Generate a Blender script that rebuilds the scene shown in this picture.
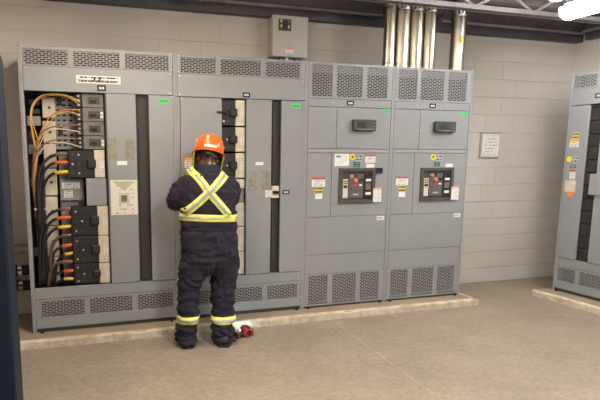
import bpy, bmesh, math, random
from mathutils import Vector, Matrix, Euler, noise
from mathutils.bvhtree import BVHTree

random.seed(7)
for o in list(bpy.data.objects):
    bpy.data.objects.remove(o, do_unlink=True)
SC = bpy.context.scene
COL = SC.collection

# ------------------------------------------------------------------ camera
CAM = dict(x=0.1307, y=-4.8032, z=1.4622, yaw=0.3192, pitch=0.1613, roll=0.0012, f=565.08, px=231.09, py=247.2)
def cam_axes():
    yaw, p, r = CAM['yaw'], CAM['pitch'], CAM['roll']
    fwd = Vector((math.sin(yaw)*math.cos(p), math.cos(yaw)*math.cos(p), -math.sin(p)))
    right = Vector((math.cos(yaw), -math.sin(yaw), 0)); up = right.cross(fwd)
    c, s = math.cos(r), math.sin(r)
    return c*right + s*up, -s*right + c*up, fwd
_R, _U, _F = cam_axes()
CPOS = Vector((CAM['x'], CAM['y'], CAM['z']))
cd = bpy.data.cameras.new('camera'); cam = bpy.data.objects.new('camera', cd); COL.objects.link(cam)
m3 = Matrix((_R, _U, -_F)).transposed()
cam.matrix_world = Matrix.Translation(CPOS) @ m3.to_4x4()
cd.sensor_fit = 'HORIZONTAL'; cd.sensor_width = 36.0
cd.lens = CAM['f']*36.0/600.0
cd.shift_x = (300.0-CAM['px'])/600.0; cd.shift_y = (CAM['py']-200.0)/600.0
cd.clip_start = 0.05
SC.camera = cam

def at(x, y, Y):
    """photo pixel -> point on the vertical plane at depth Y"""
    d = _F + _R*((x-CAM['px'])/CAM['f']) - _U*((y-CAM['py'])/CAM['f'])
    return CPOS + d*((Y-CPOS.y)/d.y)

# ------------------------------------------------------------------ world, exposure
w = bpy.data.worlds.new('world'); SC.world = w; w.use_nodes = True
w.node_tree.nodes['Background'].inputs[0].default_value = (0.8, 0.85, 1, 1)
w.node_tree.nodes['Background'].inputs[1].default_value = 0.05
SC.view_settings.view_transform = 'Standard'; SC.view_settings.look = 'None'
SC.view_settings.gamma = 1.0; SC.view_settings.use_curve_mapping = False
SC.view_settings.exposure = 0.95
LAMP = 29.0           # brightness of the fluorescent lenses

# ------------------------------------------------------------------ room numbers (metres; pad top is z = 0)
FLOOR = -0.067; YW = 0.65; XR = 6.30; XL = -2.6; YF = -7.0; ZC = 3.12; BEAM = 2.79

# ------------------------------------------------------------------ materials
MATS = {}
def mat(name, col, rough=0.5, metal=0.0, var=0.0, scale=6.0, col2=None, bump=0.0, bscale=60.0, emit=None, spec=None, coord='Object', stretch=None):
    if name in MATS: return MATS[name]
    m = bpy.data.materials.new(name); m.use_nodes = True
    nt = m.node_tree; b = nt.nodes['Principled BSDF']
    b.inputs['Base Color'].default_value = (*col, 1); b.inputs['Roughness'].default_value = rough; b.inputs['Metallic'].default_value = metal
    if spec is not None: b.inputs['Specular IOR Level'].default_value = spec
    if var or col2 or bump:
        tc = nt.nodes.new('ShaderNodeNewGeometry' if coord == 'Position' else 'ShaderNodeTexCoord'); src = tc.outputs[coord]
        if stretch:
            mp = nt.nodes.new('ShaderNodeMapping'); mp.inputs['Scale'].default_value = stretch
            nt.links.new(src, mp.inputs[0]); src = mp.outputs[0]
    if var or col2:
        n = nt.nodes.new('ShaderNodeTexNoise'); n.inputs['Scale'].default_value = scale; n.inputs['Detail'].default_value = 8; n.inputs['Roughness'].default_value = 0.62
        nt.links.new(src, n.inputs['Vector'])
        rmp = nt.nodes.new('ShaderNodeValToRGB')
        c2 = col2 if col2 else tuple(c*(1-var) for c in col)
        c1 = col if col2 else tuple(min(1, c*(1+var)) for c in col)
        rmp.color_ramp.elements[0].position = 0.35; rmp.color_ramp.elements[0].color = (*c2, 1)
        rmp.color_ramp.elements[1].position = 0.65; rmp.color_ramp.elements[1].color = (*c1, 1)
        nt.links.new(n.outputs['Fac'], rmp.inputs[0]); nt.links.new(rmp.outputs[0], b.inputs['Base Color'])
    if bump:
        n2 = nt.nodes.new('ShaderNodeTexNoise'); n2.inputs['Scale'].default_value = bscale; n2.inputs['Detail'].default_value = 6
        nt.links.new(src, n2.inputs['Vector'])
        bp = nt.nodes.new('ShaderNodeBump'); bp.inputs['Strength'].default_value = bump; bp.inputs['Distance'].default_value = 0.01
        nt.links.new(n2.outputs['Fac'], bp.inputs['Height']); nt.links.new(bp.outputs[0], b.inputs['Normal'])
    if emit:
        b.inputs['Emission Color'].default_value = (*emit[0], 1); b.inputs['Emission Strength'].default_value = emit[1]
    MATS[name] = m; return m

def label_mat(name, bg=(.75, .73, .68), head=None, hf=0.0, rows=4, ink=(.12, .12, .13), dens=0.48, xf=14.0, mx=0.1):
    """flat print: a header band and rows of small marks, laid out in the label's own bounds"""
    if name in MATS: return MATS[name]
    m = bpy.data.materials.new(name); m.use_nodes = True; nt = m.node_tree; b = nt.nodes['Principled BSDF']
    b.inputs['Roughness'].default_value = 0.55
    N = nt.nodes.new; L = nt.links.new
    tc = N('ShaderNodeTexCoord'); sp = N('ShaderNodeSeparateXYZ'); L(tc.outputs['Generated'], sp.inputs[0])
    def mth(op, a, bb=None):
        n = N('ShaderNodeMath'); n.operation = op
        for i, v in enumerate((a, bb)):
            if v is None: continue
            if isinstance(v, (int, float)): n.inputs[i].default_value = v
            else: L(v, n.inputs[i])
        return n.outputs[0]
    x, z = sp.outputs[0], sp.outputs[2]
    zz = mth('MULTIPLY', mth('DIVIDE', z, 1.0-hf), float(rows))
    fr = mth('FRACT', zz); fl = mth('FLOOR', zz)
    rowm = mth('MULTIPLY', mth('GREATER_THAN', fr, 0.3), mth('LESS_THAN', fr, 0.7))
    cb = N('ShaderNodeCombineXYZ'); L(mth('MULTIPLY', x, xf), cb.inputs[0]); L(mth('MULTIPLY', fl, 7.31), cb.inputs[1])
    nz = N('ShaderNodeTexNoise'); nz.inputs['Scale'].default_value = 1.0; nz.inputs['Detail'].default_value = 1; L(cb.outputs[0], nz.inputs['Vector'])
    msk = mth('MULTIPLY', rowm, mth('GREATER_THAN', nz.outputs['Fac'], dens))
    msk = mth('MULTIPLY', msk, mth('MULTIPLY', mth('GREATER_THAN', x, mx), mth('LESS_THAN', x, 1-mx)))
    msk = mth('MULTIPLY', msk, mth('LESS_THAN', z, 1.0-hf))
    mix = N('ShaderNodeMix'); mix.data_type = 'RGBA'; L(msk, mix.inputs['Factor']); mix.inputs[6].default_value = (*bg, 1); mix.inputs[7].default_value = (*ink, 1)
    out = mix.outputs[2]
    if head:
        mh = N('ShaderNodeMix'); mh.data_type = 'RGBA'; L(mth('GREATER_THAN', z, 1.0-hf), mh.inputs['Factor']); L(out, mh.inputs[6]); mh.inputs[7].default_value = (*head, 1); out = mh.outputs[2]
    L(out, b.inputs['Base Color']); MATS[name] = m; return m

GREY = mat('cabinet_grey_paint', (.262, .272, .275), .42, var=.04, scale=3.0)
GREY_D = mat('inner_grey_paint', (.25, .25, .245), .5, var=.08, scale=5)
POST = mat('post_grey_paint', (.30, .30, .295), .45, var=.05, scale=5)
DARK = mat('dark_interior', (.018, .016, .015), .7)  # near-black: shade inside the cabinets put into the colour; also colours the plinth
SLOT = mat('slot_brown', (.035, .030, .027), .6, var=.12, scale=10)
BLACKP = mat('black_plastic', (.014, .013, .013), .42, var=.2, scale=30)
CHAR = mat('charcoal_plastic', (.055, .05, .047), .45, var=.15, scale=25)
MIDG = mat('mid_grey_plastic', (.15, .14, .13), .5, var=.12, scale=20)
CREAM = mat('cream_plastic', (.60, .52, .39), .55, var=.1, scale=12)
BUFF = mat('buff_insulator', (.56, .50, .40), .6, var=.14, scale=9)
WHITE = mat('white_sticker', (.74, .72, .68), .55)
STEEL = mat('screw_steel', (.62, .60, .56), .3, metal=1.0)
GALV = mat('galvanized_steel', (.33, .295, .24), .28, metal=1.0, var=.22, scale=14, stretch=(1, 1, .15))
CHROME = mat('bright_steel', (.82, .8, .76), .14, metal=1.0)
RED = mat('red_plastic', (.55, .045, .03), .4)
GREENL = label_mat('green_sticker', (.05, .62, .13), rows=1, ink=(.02, .30, .06), dens=.42, xf=18)
BADGE = label_mat('black_badge', (.012, .012, .013), rows=1, ink=(.75, .75, .75), dens=.47, xf=12, mx=.22)
LBL = label_mat('white_label', rows=4)
LBL1 = label_mat('white_strip_label', rows=1, xf=9, dens=.5)
LBLR = label_mat('red_header_label', head=(.55, .05, .05), hf=.2, rows=5)
LBLT = label_mat('tall_label', head=(.70, .36, .30), hf=.12, rows=9, ink=(.45, .36, .34), xf=8)
LBLY = label_mat('yellow_label', (.62, .47, .12), rows=2, ink=(.03, .03, .02), dens=.30, xf=5, mx=.05)
LBLO = label_mat('orange_header_label', (.72, .68, .6), head=(.85, .33, .03), hf=.3, rows=3)
LBLG = label_mat('grey_plate', (.40, .40, .39), rows=2, ink=(.03, .03, .03), dens=.45, xf=4)
LBLGR = label_mat('green_plate', (.02, .12, .07), rows=2, ink=(.2, .3, .25), dens=.5, xf=6)
DOC = label_mat('document_label', (.76, .75, .72), rows=7, ink=(.45, .44, .46), dens=.5, xf=10)
PLATE = label_mat('maker_plate', (.70, .67, .62), rows=2, ink=(.05, .05, .05), dens=.42, xf=26, mx=.05)

# ------------------------------------------------------------------ mesh helpers
class MB:
    def __init__(self): self.bm = bmesh.new()
    def box(self, x0, x1, y0, y1, z0, z1):
        vs = [self.bm.verts.new(p) for p in ((x0,y0,z0),(x1,y0,z0),(x1,y1,z0),(x0,y1,z0),(x0,y0,z1),(x1,y0,z1),(x1,y1,z1),(x0,y1,z1))]
        for f in ((0,3,2,1),(4,5,6,7),(0,1,5,4),(1,2,6,5),(2,3,7,6),(3,0,4,7)): self.bm.faces.new([vs[i] for i in f])
        return self
    def rbox(self, c, size, rot):
        R_ = Euler(rot).to_matrix(); sx, sy, sz = (s/2 for s in size); c = Vector(c)
        vs = [self.bm.verts.new(c + R_ @ Vector(p)) for p in ((-sx,-sy,-sz),(sx,-sy,-sz),(sx,sy,-sz),(-sx,sy,-sz),(-sx,-sy,sz),(sx,-sy,sz),(sx,sy,sz),(-sx,sy,sz))]
        for f in ((0,3,2,1),(4,5,6,7),(0,1,5,4),(1,2,6,5),(2,3,7,6),(3,0,4,7)): self.bm.faces.new([vs[i] for i in f])
        return self
    def bar(self, a, b, w, h):
        a, b = Vector(a), Vector(b); d = b-a; L = d.length
        q = d.to_track_quat('X', 'Z'); c = (a+b)/2
        return self.rbox(c, (L, w, h), q.to_euler())
    def rings(self, rings, cap=True):
        vv = [[self.bm.verts.new(p) for p in r] for r in rings]
        n = len(vv[0])
        for a, b in zip(vv, vv[1:]):
            for i in range(n): self.bm.faces.new((a[i], a[(i+1)%n], b[(i+1)%n], b[i]))
        if cap:
            self.bm.faces.new(vv[0][::-1]); self.bm.faces.new(vv[-1])
        return self
    def tube(self, pts, r, n=8, smooth=3):
        P = [Vector(p) for p in pts]
        if smooth and len(P) > 2:
            Q = []
            for i in range(len(P)-1):
                p0 = P[max(i-1,0)]; p1 = P[i]; p2 = P[i+1]; p3 = P[min(i+2,len(P)-1)]
                for k in range(smooth):
                    t = k/smooth
                    Q.append(0.5*((2*p1)+(p2-p0)*t+(2*p0-5*p1+4*p2-p3)*t*t+(3*p1-p0-3*p2+p3)*t**3))
            Q.append(P[-1]); P = Q
        rs = r if isinstance(r, (list, tuple)) else None
        rings = []; up = None
        for i, p in enumerate(P):
            t = (P[min(i+1,len(P)-1)]-P[max(i-1,0)]).normalized()
            if up is None:
                up = Vector((0,0,1)) if abs(t.z) < .9 else Vector((1,0,0))
            s = t.cross(up).normalized(); up = s.cross(t).normalized()
            if rs:
                u = i/(len(P)-1)*(len(rs)-1); k = min(int(u), len(rs)-2); rr = rs[k]+(rs[k+1]-rs[k])*(u-k)
            else: rr = r
            rings.append([p + s*math.cos(2*math.pi*j/n)*rr + up*math.sin(2*math.pi*j/n)*rr for j in range(n)])
        return self.rings(rings)
    def cyl(self, a, b, r, n=16): return self.tube([a, b], r, n, 0)
    def lathe(self, c, prof, n=24, axis='Z'):
        c = Vector(c); rings = []
        for r, h in prof:
            ring = []
            for j in range(n):
                a = 2*math.pi*j/n
                v = Vector((r*math.cos(a), r*math.sin(a), h))
                if axis == 'Y': v = Vector((v.x, -v.z, v.y))
                if axis == 'X': v = Vector((v.z, v.x, v.y))
                ring.append(c+v)
            rings.append(ring)
        return self.rings(rings)
    def ell(self, c, rx, ry, rz, n=16, m=10):
        c = Vector(c); rings = []
        for i in range(m+1):
            t = -math.pi/2 + math.pi*(i+.02)/(m+.04) if 0 < i < m else (-math.pi/2+.05 if i == 0 else math.pi/2-.05)
            rings.append([c+Vector((rx*math.cos(t)*math.cos(2*math.pi*j/n), ry*math.cos(t)*math.sin(2*math.pi*j/n), rz*math.sin(t))) for j in range(n)])
        return self.rings(rings)
    def prism(self, outline, y0, y1):
        """outline of (x, z) points extruded in y"""
        a = [self.bm.verts.new((x, y0, z)) for x, z in outline]; b = [self.bm.verts.new((x, y1, z)) for x, z in outline]
        n = len(a); self.bm.faces.new(a); self.bm.faces.new(b[::-1])
        for i in range(n): self.bm.faces.new((a[i], b[i], b[(i+1)%n], a[(i+1)%n]))
        return self
    def mesh(self, name, bevel=0.0, smooth=False):
        bmesh.ops.recalc_face_normals(self.bm, faces=self.bm.faces)
        if bevel: bmesh.ops.bevel(self.bm, geom=self.bm.edges[:], offset=bevel, segments=1, affect='EDGES', profile=.5)
        me = bpy.data.meshes.new(name); self.bm.to_mesh(me); self.bm.free()
        if smooth:
            for p in me.polygons: p.use_smooth = True
        return me
    def build(self, name, m, parent=None, loc=(0,0,0), bevel=0.0, smooth=False):
        me = self.mesh(name, bevel, smooth); me.materials.append(m)
        return put(name, me, parent, loc)
def put(name, me, parent=None, loc=(0,0,0)):
    o = bpy.data.objects.new(name, me); COL.objects.link(o); o.location = loc
    if parent: o.parent = parent
    return o
def tag(o, label, cat, group=None):
    o['label'] = label; o['category'] = cat
    if group: o['group'] = group
    return o
def thing(name, label, cat, loc=(0,0,0), rotz=0, group=None):
    o = bpy.data.objects.new(name, None); COL.objects.link(o); o.location = loc; o.rotation_euler = (0,0,rotz); o.empty_display_size = .1
    return tag(o, label, cat, group)
def struct(o):
    o['kind'] = 'structure'; return o
def copy_tree(o, parent=None):
    c = o.copy(); COL.objects.link(c)
    if parent: c.parent = parent
    for ch in [k for k in bpy.data.objects if k.parent == o]: copy_tree(ch, c)
    return c
def plaque(name, x0, x1, z0, z1, m, parent, y=-.004, t=.0015):
    return MB().box(min(x0,x1), max(x0,x1), y-t, y, min(z0,z1), max(z0,z1)).build(name, m, parent)

# ------------------------------------------------------------------ the room
CONC = mat('floor_concrete', (.325, .263, .193), .6, scale=1.6, col2=(.262, .212, .156), bump=.12, bscale=30)
def floor_material():
    nt = CONC.node_tree; b = nt.nodes['Principled BSDF']
    rmp = [n for n in nt.nodes if n.type == 'VALTORGB'][0]
    tc = [n for n in nt.nodes if n.type == 'TEX_COORD'][0]
    n = nt.nodes.new('ShaderNodeTexNoise'); n.inputs['Scale'].default_value = 26; n.inputs['Detail'].default_value = 5
    nt.links.new(tc.outputs['Object'], n.inputs['Vector'])
    r2 = nt.nodes.new('ShaderNodeValToRGB'); r2.color_ramp.elements[0].position = .3; r2.color_ramp.elements[0].color = (.82, .82, .82, 1)
    r2.color_ramp.elements[1].position = .72; r2.color_ramp.elements[1].color = (1.1, 1.1, 1.1, 1)
    nt.links.new(n.outputs['Fac'], r2.inputs[0])
    mx = nt.nodes.new('ShaderNodeMix'); mx.data_type = 'RGBA'; mx.blend_type = 'MULTIPLY'; mx.inputs['Factor'].default_value = 1
    nt.links.new(rmp.outputs[0], mx.inputs[6]); nt.links.new(r2.outputs[0], mx.inputs[7]); nt.links.new(mx.outputs[2], b.inputs['Base Color'])
floor_material()
fl = struct(MB().box(XL-.1, XR+.1, YF-.1, YW+.1, FLOOR-.1, FLOOR).build('floor', CONC))
JOINT = mat('joint_filler', (.37, .30, .22), .7, var=.2, scale=9)
jm = MB(); a, b2 = Vector((2.645, -.222, FLOOR)), Vector((2.40, -2.6, FLOOR))
jm.bar(a, b2, .010, .0012); jm.build('control_joint', JOINT, fl)

WALLM = mat('painted_block', (.61, .578, .545), .75, scale=.55, col2=(.52, .47, .42), bump=.2, bscale=90, coord='Position')
MORT = mat('painted_mortar', (.50, .468, .43), .8, var=.05, scale=4)
STAIN = mat('dark_stain', (.16, .13, .10), .9)
wb = struct(MB().box(XL-.1, XR+.1, YW+.004, YW+.15, FLOOR, ZC).build('wall_back', MORT))
# blocks of the back wall: running bond, each block its own piece where it can be seen
PITCH = .2013; Z0 = .1155; BL = .4026
proto_block = {}
def block_mesh(w_, h_):
    k = (round(w_, 3), round(h_, 3))
    if k not in proto_block:
        me = MB().box(0, w_, -.003, .006, 0, h_).mesh('block', bevel=.0008); me.materials.append(WALLM); proto_block[k] = me
    return proto_block[k]
rest = MB(); nb = 0
def clip_in(X, Z): 
    d = Vector((X, YW, Z))-CPOS; zc = d.dot(_F)
    px = CAM['px']+CAM['f']*d.dot(_R)/zc; py = CAM['py']-CAM['f']*d.dot(_U)/zc
    return zc > 0 and -12 < px < 612 and -12 < py < 412
for k in range(-1, 15):
    z0 = max(Z0+k*PITCH, FLOOR); z1 = min(Z0+(k+1)*PITCH, BEAM+.02)
    if z1-z0 < .03: continue
    x = XL + (BL/2 if k % 2 else 0) - BL
    while x < XR:
        xa, xb = max(x, XL), min(x+BL, XR)
        x += BL
        if xb-xa < .04: continue
        hid = xa > .05 and xb < 4.55 and z1 < 2.42
        see = any(clip_in(u, v) for u in (xa, xb) for v in (z0, z1)) and not hid
        if see:
            put('block', block_mesh(xb-xa-.0012, z1-z0-.006), wb, (xa+.0006, YW, z0+.003)); nb += 1
        else:
            rest.box(xa+.0015, xb-.0015, YW-.003, YW+.006, z0+.002, z1-.002)
ro = rest.build('block_field', WALLM, wb); ro['kind'] = 'stuff'
struct(MB().box(XR, XR+.12, YF-.1, YW+.0, FLOOR, ZC).build('wall_right', WALLM))
struct(MB().box(XL-.12, XL, YF-.1, YW+.0, FLOOR, ZC).build('wall_left', WALLM))
struct(MB().box(XL-.12, XR+.12, YF-.22, YF-.1, FLOOR, ZC).build('wall_front', WALLM))

# ceiling: steel deck with ribs, a dark edge beam along the back wall and a pale lip under it
DECK = mat('deck_steel', (.34, .325, .325), .5, var=.12, scale=3)
BEAMM = mat('dark_beam_paint', (.075, .066, .072), .55, var=.2, scale=6)
LIP = mat('lip_steel', (.34, .32, .31), .42, var=.15, scale=5)
ce = struct(MB().box(XL-.12, XR+.12, YF-.22, YW+.15, ZC, ZC+.1).build('ceiling', DECK))
rib = MB().prism([(-.11, .065), (-.06, 0), (.06, 0), (.11, .065)], XL, XR).mesh('deck_rib'); rib.materials.append(DECK)
for i in range(24):
    o = put('deck_rib', rib, ce, (0, .33-.3*i, ZC-.065)); o.rotation_euler = (0, 0, 0)
    o.matrix_local = Matrix.Translation((0, .33-.3*i, ZC-.065)) @ Matrix(((0,1,0,0),(1,0,0,0),(0,0,1,0),(0,0,0,1)))
eb = struct(MB().box(XL, XR, YW-.10, YW-.004, BEAM, 2.872).build('trim_1', BEAMM))
MB().box(XL, XR, YW-.13, YW-.006, 2.872, 2.895).build('flange', LIP, eb)
MB().box(XL, XR, YW-.12, YW-.006, 2.895, ZC-.01).build('beam_web', BEAMM, eb)
be2 = struct(MB().box(XR-.10, XR-.004, YF, YW-.21, BEAM+.005, 2.872).build('trim_2', BEAMM))
MB().box(XR-.16, XR-.004, YF, YW-.21, 2.872, 2.895).build('flange', LIP, be2)
MB().box(XR-.12, XR-.004, YF, YW-.21, 2.895, ZC-.01).build('beam_web', BEAMM, be2)

# open-web joist parallel to the back wall
jo = thing('steel_joist', 'pale steel open-web roof joist running in front of the conduits', 'joist', (0, -.2, 2.81))
MB().box(1.0, XR-.18, -.05, -.008, 0, .006).box(1.0, XR-.18, -.014, -.008, 0, .05).box(1.0, XR-.18, .008, .05, 0, .006).box(1.0, XR-.18, .008, .014, 0, .05).build('bottom_chord', LIP, jo)
MB().box(1.0, XR-.18, -.05, .05, .19, .24).build('top_chord', DECK, jo)
x = 1.26
while x < XR-.9:
    MB().bar((x, 0, .03), (x+.35, 0, .21), .014, .026).build('web_bar', LIP, jo)
    MB().bar((x+.35, 0, .21), (x+.7, 0, .03), .014, .026).build('web_bar', LIP, jo)
    x += .7
br = thing('vee_brace', 'dark V-shaped angle brace hanging between the conduits', 'brace', (4.10, .36, 2.845))
for s in (-1, 1): MB().bar((0, 0, 0), (s*.19, 0, .2), .03, .02).build('brace_leg', BEAMM, br)
MB().box(-.03, .03, -.02, .02, -.012, .014).build('apex_plate', BEAMM, br)
MB().box(-.24, .24, -.02, .02, .19, .205).build('top_plate', BEAMM, br)

# ------------------------------------------------------------------ fluorescent fixtures
LENS_C = mat('lit_lens_cool', (.9, .9, .9), .4, emit=((1.0, .98, .965), LAMP*.70))
LENS_W = mat('lit_lens_warm', (.9, .9, .88), .4, emit=((1.0, .86, .68), LAMP*.72))
LENS_L = mat('lit_lens_amber', (.9, .9, .88), .4, emit=((1.0, .86, .68), LAMP*.95))
LENS_F = mat('lit_lens_neutral', (.9, .9, .9), .4, emit=((1.0, .96, .91), LAMP*1.5))
HOUS = mat('fixture_white', (.7, .7, .68), .4)
def fixture(label, x, y0, y1, lens, z=2.70, group=None):
    t = thing('fluorescent_fixture', label, 'ceiling light', (x, y0, z), 0, group)
    L = y1-y0
    prof = [(-.10, .10), (-.10, .055), (-.075, .015), (-.03, 0), (.03, 0), (.075, .015), (.10, .055), (.10, .10)]
    m = MB().prism(prof, .012, L-.012); m.build('diffuser_lens', lens, t)
    MB().box(-.045, .045, 0, L, .10, .14).build('housing', HOUS, t, bevel=.004)
    for yy in (0, L-.012):
        MB().prism([(a*1.05, b2-.004) for a, b2 in prof], yy, yy+.012).build('end_cap', LENS_C if False else HOUS, t)
    for yy in (.25, L-.25):
        MB().cyl((0, yy, .14), (0, yy, ZC-z), .008, 8).build('stem', LIP, t)
    return t
fixture('white fluorescent fixture hanging next to the cabinet on the side wall', 4.79, -1.78, -.56, LENS_C)
fixture('white fluorescent fixture whose lens only just peeks in under the joist', 4.13, -2.3, -1.02, LENS_C)
fixture('white fluorescent fixture hanging close in front of the wired-open cabinet', .75, -1.75, -.52, LENS_W)
fixture('white fluorescent fixture over the middle of the floor, out past the worker', 1.7, -3.6, -2.38, LENS_F)
fixture('white fluorescent fixture over the floor behind the navy cabinet', -.9, -4.2, -2.98, LENS_L)
fixture('white fluorescent fixture over the open floor well away from the switchgear', 2.3, -5.4, -4.18, LENS_F)

# ------------------------------------------------------------------ concrete pads
PADM = mat('pad_concrete', (.36, .275, .19), .75, scale=2.2, col2=(.28, .212, .145), bump=.3, bscale=40)
PADW = mat('worn_pad_edge', (.66, .58, .46), .85, scale=11, col2=(.42, .34, .235), bump=.7, bscale=22)
def pad(label, x0, x1, y0, y1, edge):
    p = thing('concrete_pad', label, 'concrete pad', (x0, y0, FLOOR))
    W, D, Hh = x1-x0, y1-y0, -FLOOR
    MB().box(.012, W-.012, .012, D, 0, Hh-.0006).build('slab', PADM, p)
    # worn, uneven nosing along the exposed edge
    bm = MB()
    def strip(p0, p1, nrm):
        p0, p1 = Vector(p0), Vector(p1); n = max(2, int((p1-p0).length/.035)); rows = []
        for i in range(n+1):
            q = p0+(p1-p0)*i/n
            j = noise.noise(q*9)*.006; c_ = .010+.010*max(0, noise.noise(q*6+Vector((3,1,7))))
            nv = Vector(nrm)
            rows.append([q+nv*j, q+nv*j+Vector((0,0,Hh-c_)), q-nv*(c_*1.1)+Vector((0,0,Hh)), q-nv*.05+Vector((0,0,Hh)), q-nv*.05])
        bm.rings(rows)
    for e in edge: strip(*e(W, D))
    bm.build('worn_edge', PADW, p)
    return p
FRONT_E = lambda W, D: ((0, 0, 0), (W, 0, 0), (0, -1, 0))
LEFT_E = lambda W, D: ((0, D, 0), (0, 0, 0), (-1, 0, 0))
RIGHT_E = lambda W, D: ((W, 0, 0), (W, D, 0), (1, 0, 0))
pad('low concrete pad with chipped edge under the row of grey switchgear', -.25, 4.347, -.215, YW-.01, (FRONT_E, RIGHT_E, LEFT_E))
pad('low concrete pad under the switchgear along the side wall', 5.20, XR-.005, -1.75, -.07, (LEFT_E, FRONT_E))

# ------------------------------------------------------------------ switchgear
H = 2.30
_gr = {}
def grille_mesh(w_, h_):
    k = (round(w_, 3), round(h_, 3))
    if k in _gr: return _gr[k]
    m = MB(); n = max(4, round(h_/.0148)); rp = h_/n; sl = rp*.70; pit = .052; web = .010
    m.box(0, w_, 0, .004, 0, (rp-sl)/2)
    for i in range(n):
        zz = i*rp+(rp-sl)/2
        m.box(0, w_, 0, .004, zz+sl, min(h_, zz+rp))
        x = (-pit/2 if i % 2 else 0) - web/2 + (w_ % pit)/2
        while x < w_:
            a, b2 = max(0, x), min(w_, x+web)
            if b2-a > .001: m.box(a, b2, .0, .0035, zz, zz+sl)
            x += pit
    me = m.mesh('grille'); me.materials.append(POST); _gr[k] = me; return me
def vent(cab, spans, z0, z1, x0, x1, zt, zb, baffle=False):
    """a vent panel from (x0..x1, zb..zt) holding one grille per span"""
    f = MB(); xs = [x0]
    for a, b2 in spans: xs += [a, b2]
    xs.append(x1)
    for i in range(0, len(xs), 2): f.box(xs[i], xs[i+1], -.003, .012, zb, zt)
    for a, b2 in spans:
        f.box(a, b2, -.003, .012, z1, zt); f.box(a, b2, -.003, .012, zb, z0)
    vp = f.build('vent_panel', GREY, cab)
    for a, b2 in spans: put('grille', grille_mesh(b2-a, z1-z0), vp, (a, -.002, z0))
    bk = MB().box(x0+.01, x1-.01, .10, .105, zb+.005, zt-.005).build('vent_shade_sheet', DARK, vp)  # added near-black sheet, stands in for the shade behind the slots
    if baffle: MB().box(x0+.02, x1-.02, .018, .021, z1-(z1-z0)*.24, z1+.004).build('baffle', MIDG, vp)
    for sx in (x0+.012, x1-.012):
        for sz in (zb+.012, zt-.012):
            MB().lathe((sx, -.003, sz), [(.005, 0), (.004, .003)], 8, 'Y').build('screw', STEEL, vp)
    return vp
def posts(cab, W, D, openings=False):
    for x0, x1 in ((0, .018), (W-.018, W)):
        MB().box(x0+.001, x1-.001, -.004, .05, .0, H).build('frame_post', POST, cab, bevel=.002)
    m = MB().box(.002, .02, .05, D, .02, H-.002).box(W-.02, W-.002, .05, D, .02, H-.002).box(.02, W-.02, D-.02, D, .02, H-.002).box(.02, W-.02, .055, D-.02, H-.02, H-.003).box(.02, W-.02, .055, D-.02, .02, .04)
    m.build('carcass', GREY, cab)
    MB().box(.02, W-.02, .012, .05, .002, .032).build('base_channel', CHAR, cab)
    for x in (.06, W-.06):
        MB().cyl((x, -.012, .0), (x, -.012, .012), .016, 10).build('anchor_bolt', BLACKP, cab)
def panel(name, x0, x1, z0, z1, cab, m=None, y0=-.004, y1=.014, bevel=.0022):
    return MB().box(x0, x1, y0, y1, z0, z1).build(name, m or GREY, cab, bevel=bevel)
def screws(par, pts, y=-.004):
    for x, z in pts: MB().lathe((x, y, z), [(.0055, 0), (.0045, .003)], 8, 'Y').build('screw', STEEL, par)
RESID = mat('glue_residue', (.30, .285, .215), .6, scale=34, col2=(.19, .18, .135))
ENV = mat('envelope_flap', (.46, .42, .33), .6, var=.1, scale=20)
PAPER = label_mat('cream_notice', (.72, .67, .58), rows=9, ink=(.46, .41, .34), dens=.55, xf=7, mx=.12)

def breaker(cab, x0, x1, xc, z0, z1, y=.0, body=BLACKP, name='circuit_breaker', screwcols=3, handle=True):
    """moulded-case breaker: black case x0..x1, cream front cover x1..xc"""
    b = MB().box(x0, x1, y+.012, y+.15, z0+.003, z1-.003).build(name, body, cab, bevel=.004)
    h = z1-z0; wd = x1-x0
    MB().box(x1+.001, xc, y+.0, y+.15, z0+.002, z1-.002).build('front_cover', CREAM, b, bevel=.004)
    MB().box(x1+(xc-x1)*.2, x1+(xc-x1)*.5, y-.002, y+.001, z0+h*.15, z0+h*.85).build('cover_rib', BUFF, b)
    plaque('rating_label', x1+(xc-x1)*.55, x1+(xc-x1)*.9, z0+h*.3, z0+h*.62, LBL, b, y=y)
    if handle:
        MB().box(x1-.055, x1+.012, y-.02, y+.013, z0+h*.36, z0+h*.66).build('toggle_handle', BLACKP, b, bevel=.006)
    for i in range(screwcols):
        zz = z0+h*(.17+.33*i)
        for xx in (x0+wd*.16, x0+wd*.4):
            MB().lathe((xx, y+.013, zz), [(.009, 0), (.009, .004), (.004, .0045)], 8, 'Y').build('terminal_screw', STEEL if (i+int(xx*100)) % 2 else CHAR, b)
    return b

# ---- cabinet with its breaker compartment open and wired (far left)
W1 = 1.219
c1 = thing('switchgear_cabinet', 'grey switchgear cabinet with cover removed showing wired black breakers', 'switchgear', (0, 0, 0), 0, 'row of switchgear cabinets')
posts(c1, W1, YW-.03)
MB().box(-.012, 0, -.002, .06, 0, H).build('side_flange', POST, c1, bevel=.002)
vent(c1, [(.030, .362), (.402, .766), (.808, 1.168)], 2.158, 2.293, .02, W1-.02, 2.298, 2.150)
hp1 = panel('header_panel', .02, W1-.02, 1.958, 2.147, c1); screws(hp1, [(.04, 1.975), (W1-.04, 1.975), (.04, 2.13), (W1-.04, 2.13), (.62, 2.12)])
pl = plaque('maker_plate', .418, .767, 2.030, 2.090, PLATE, c1)
pr = MB().prism([(.545, 2.045), (.56, 2.045), (.575, 2.078), (.56, 2.078)], -.0062, -.0055).prism([(.585, 2.045), (.60, 2.045), (.615, 2.078), (.60, 2.078)], -.0062, -.0055)
pr.build('plate_emblem', BLACKP, pl)
MB().box(.428, .757, -.0062, -.0055, 2.052, 2.056).build('plate_rule', CHAR, pl)
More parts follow.
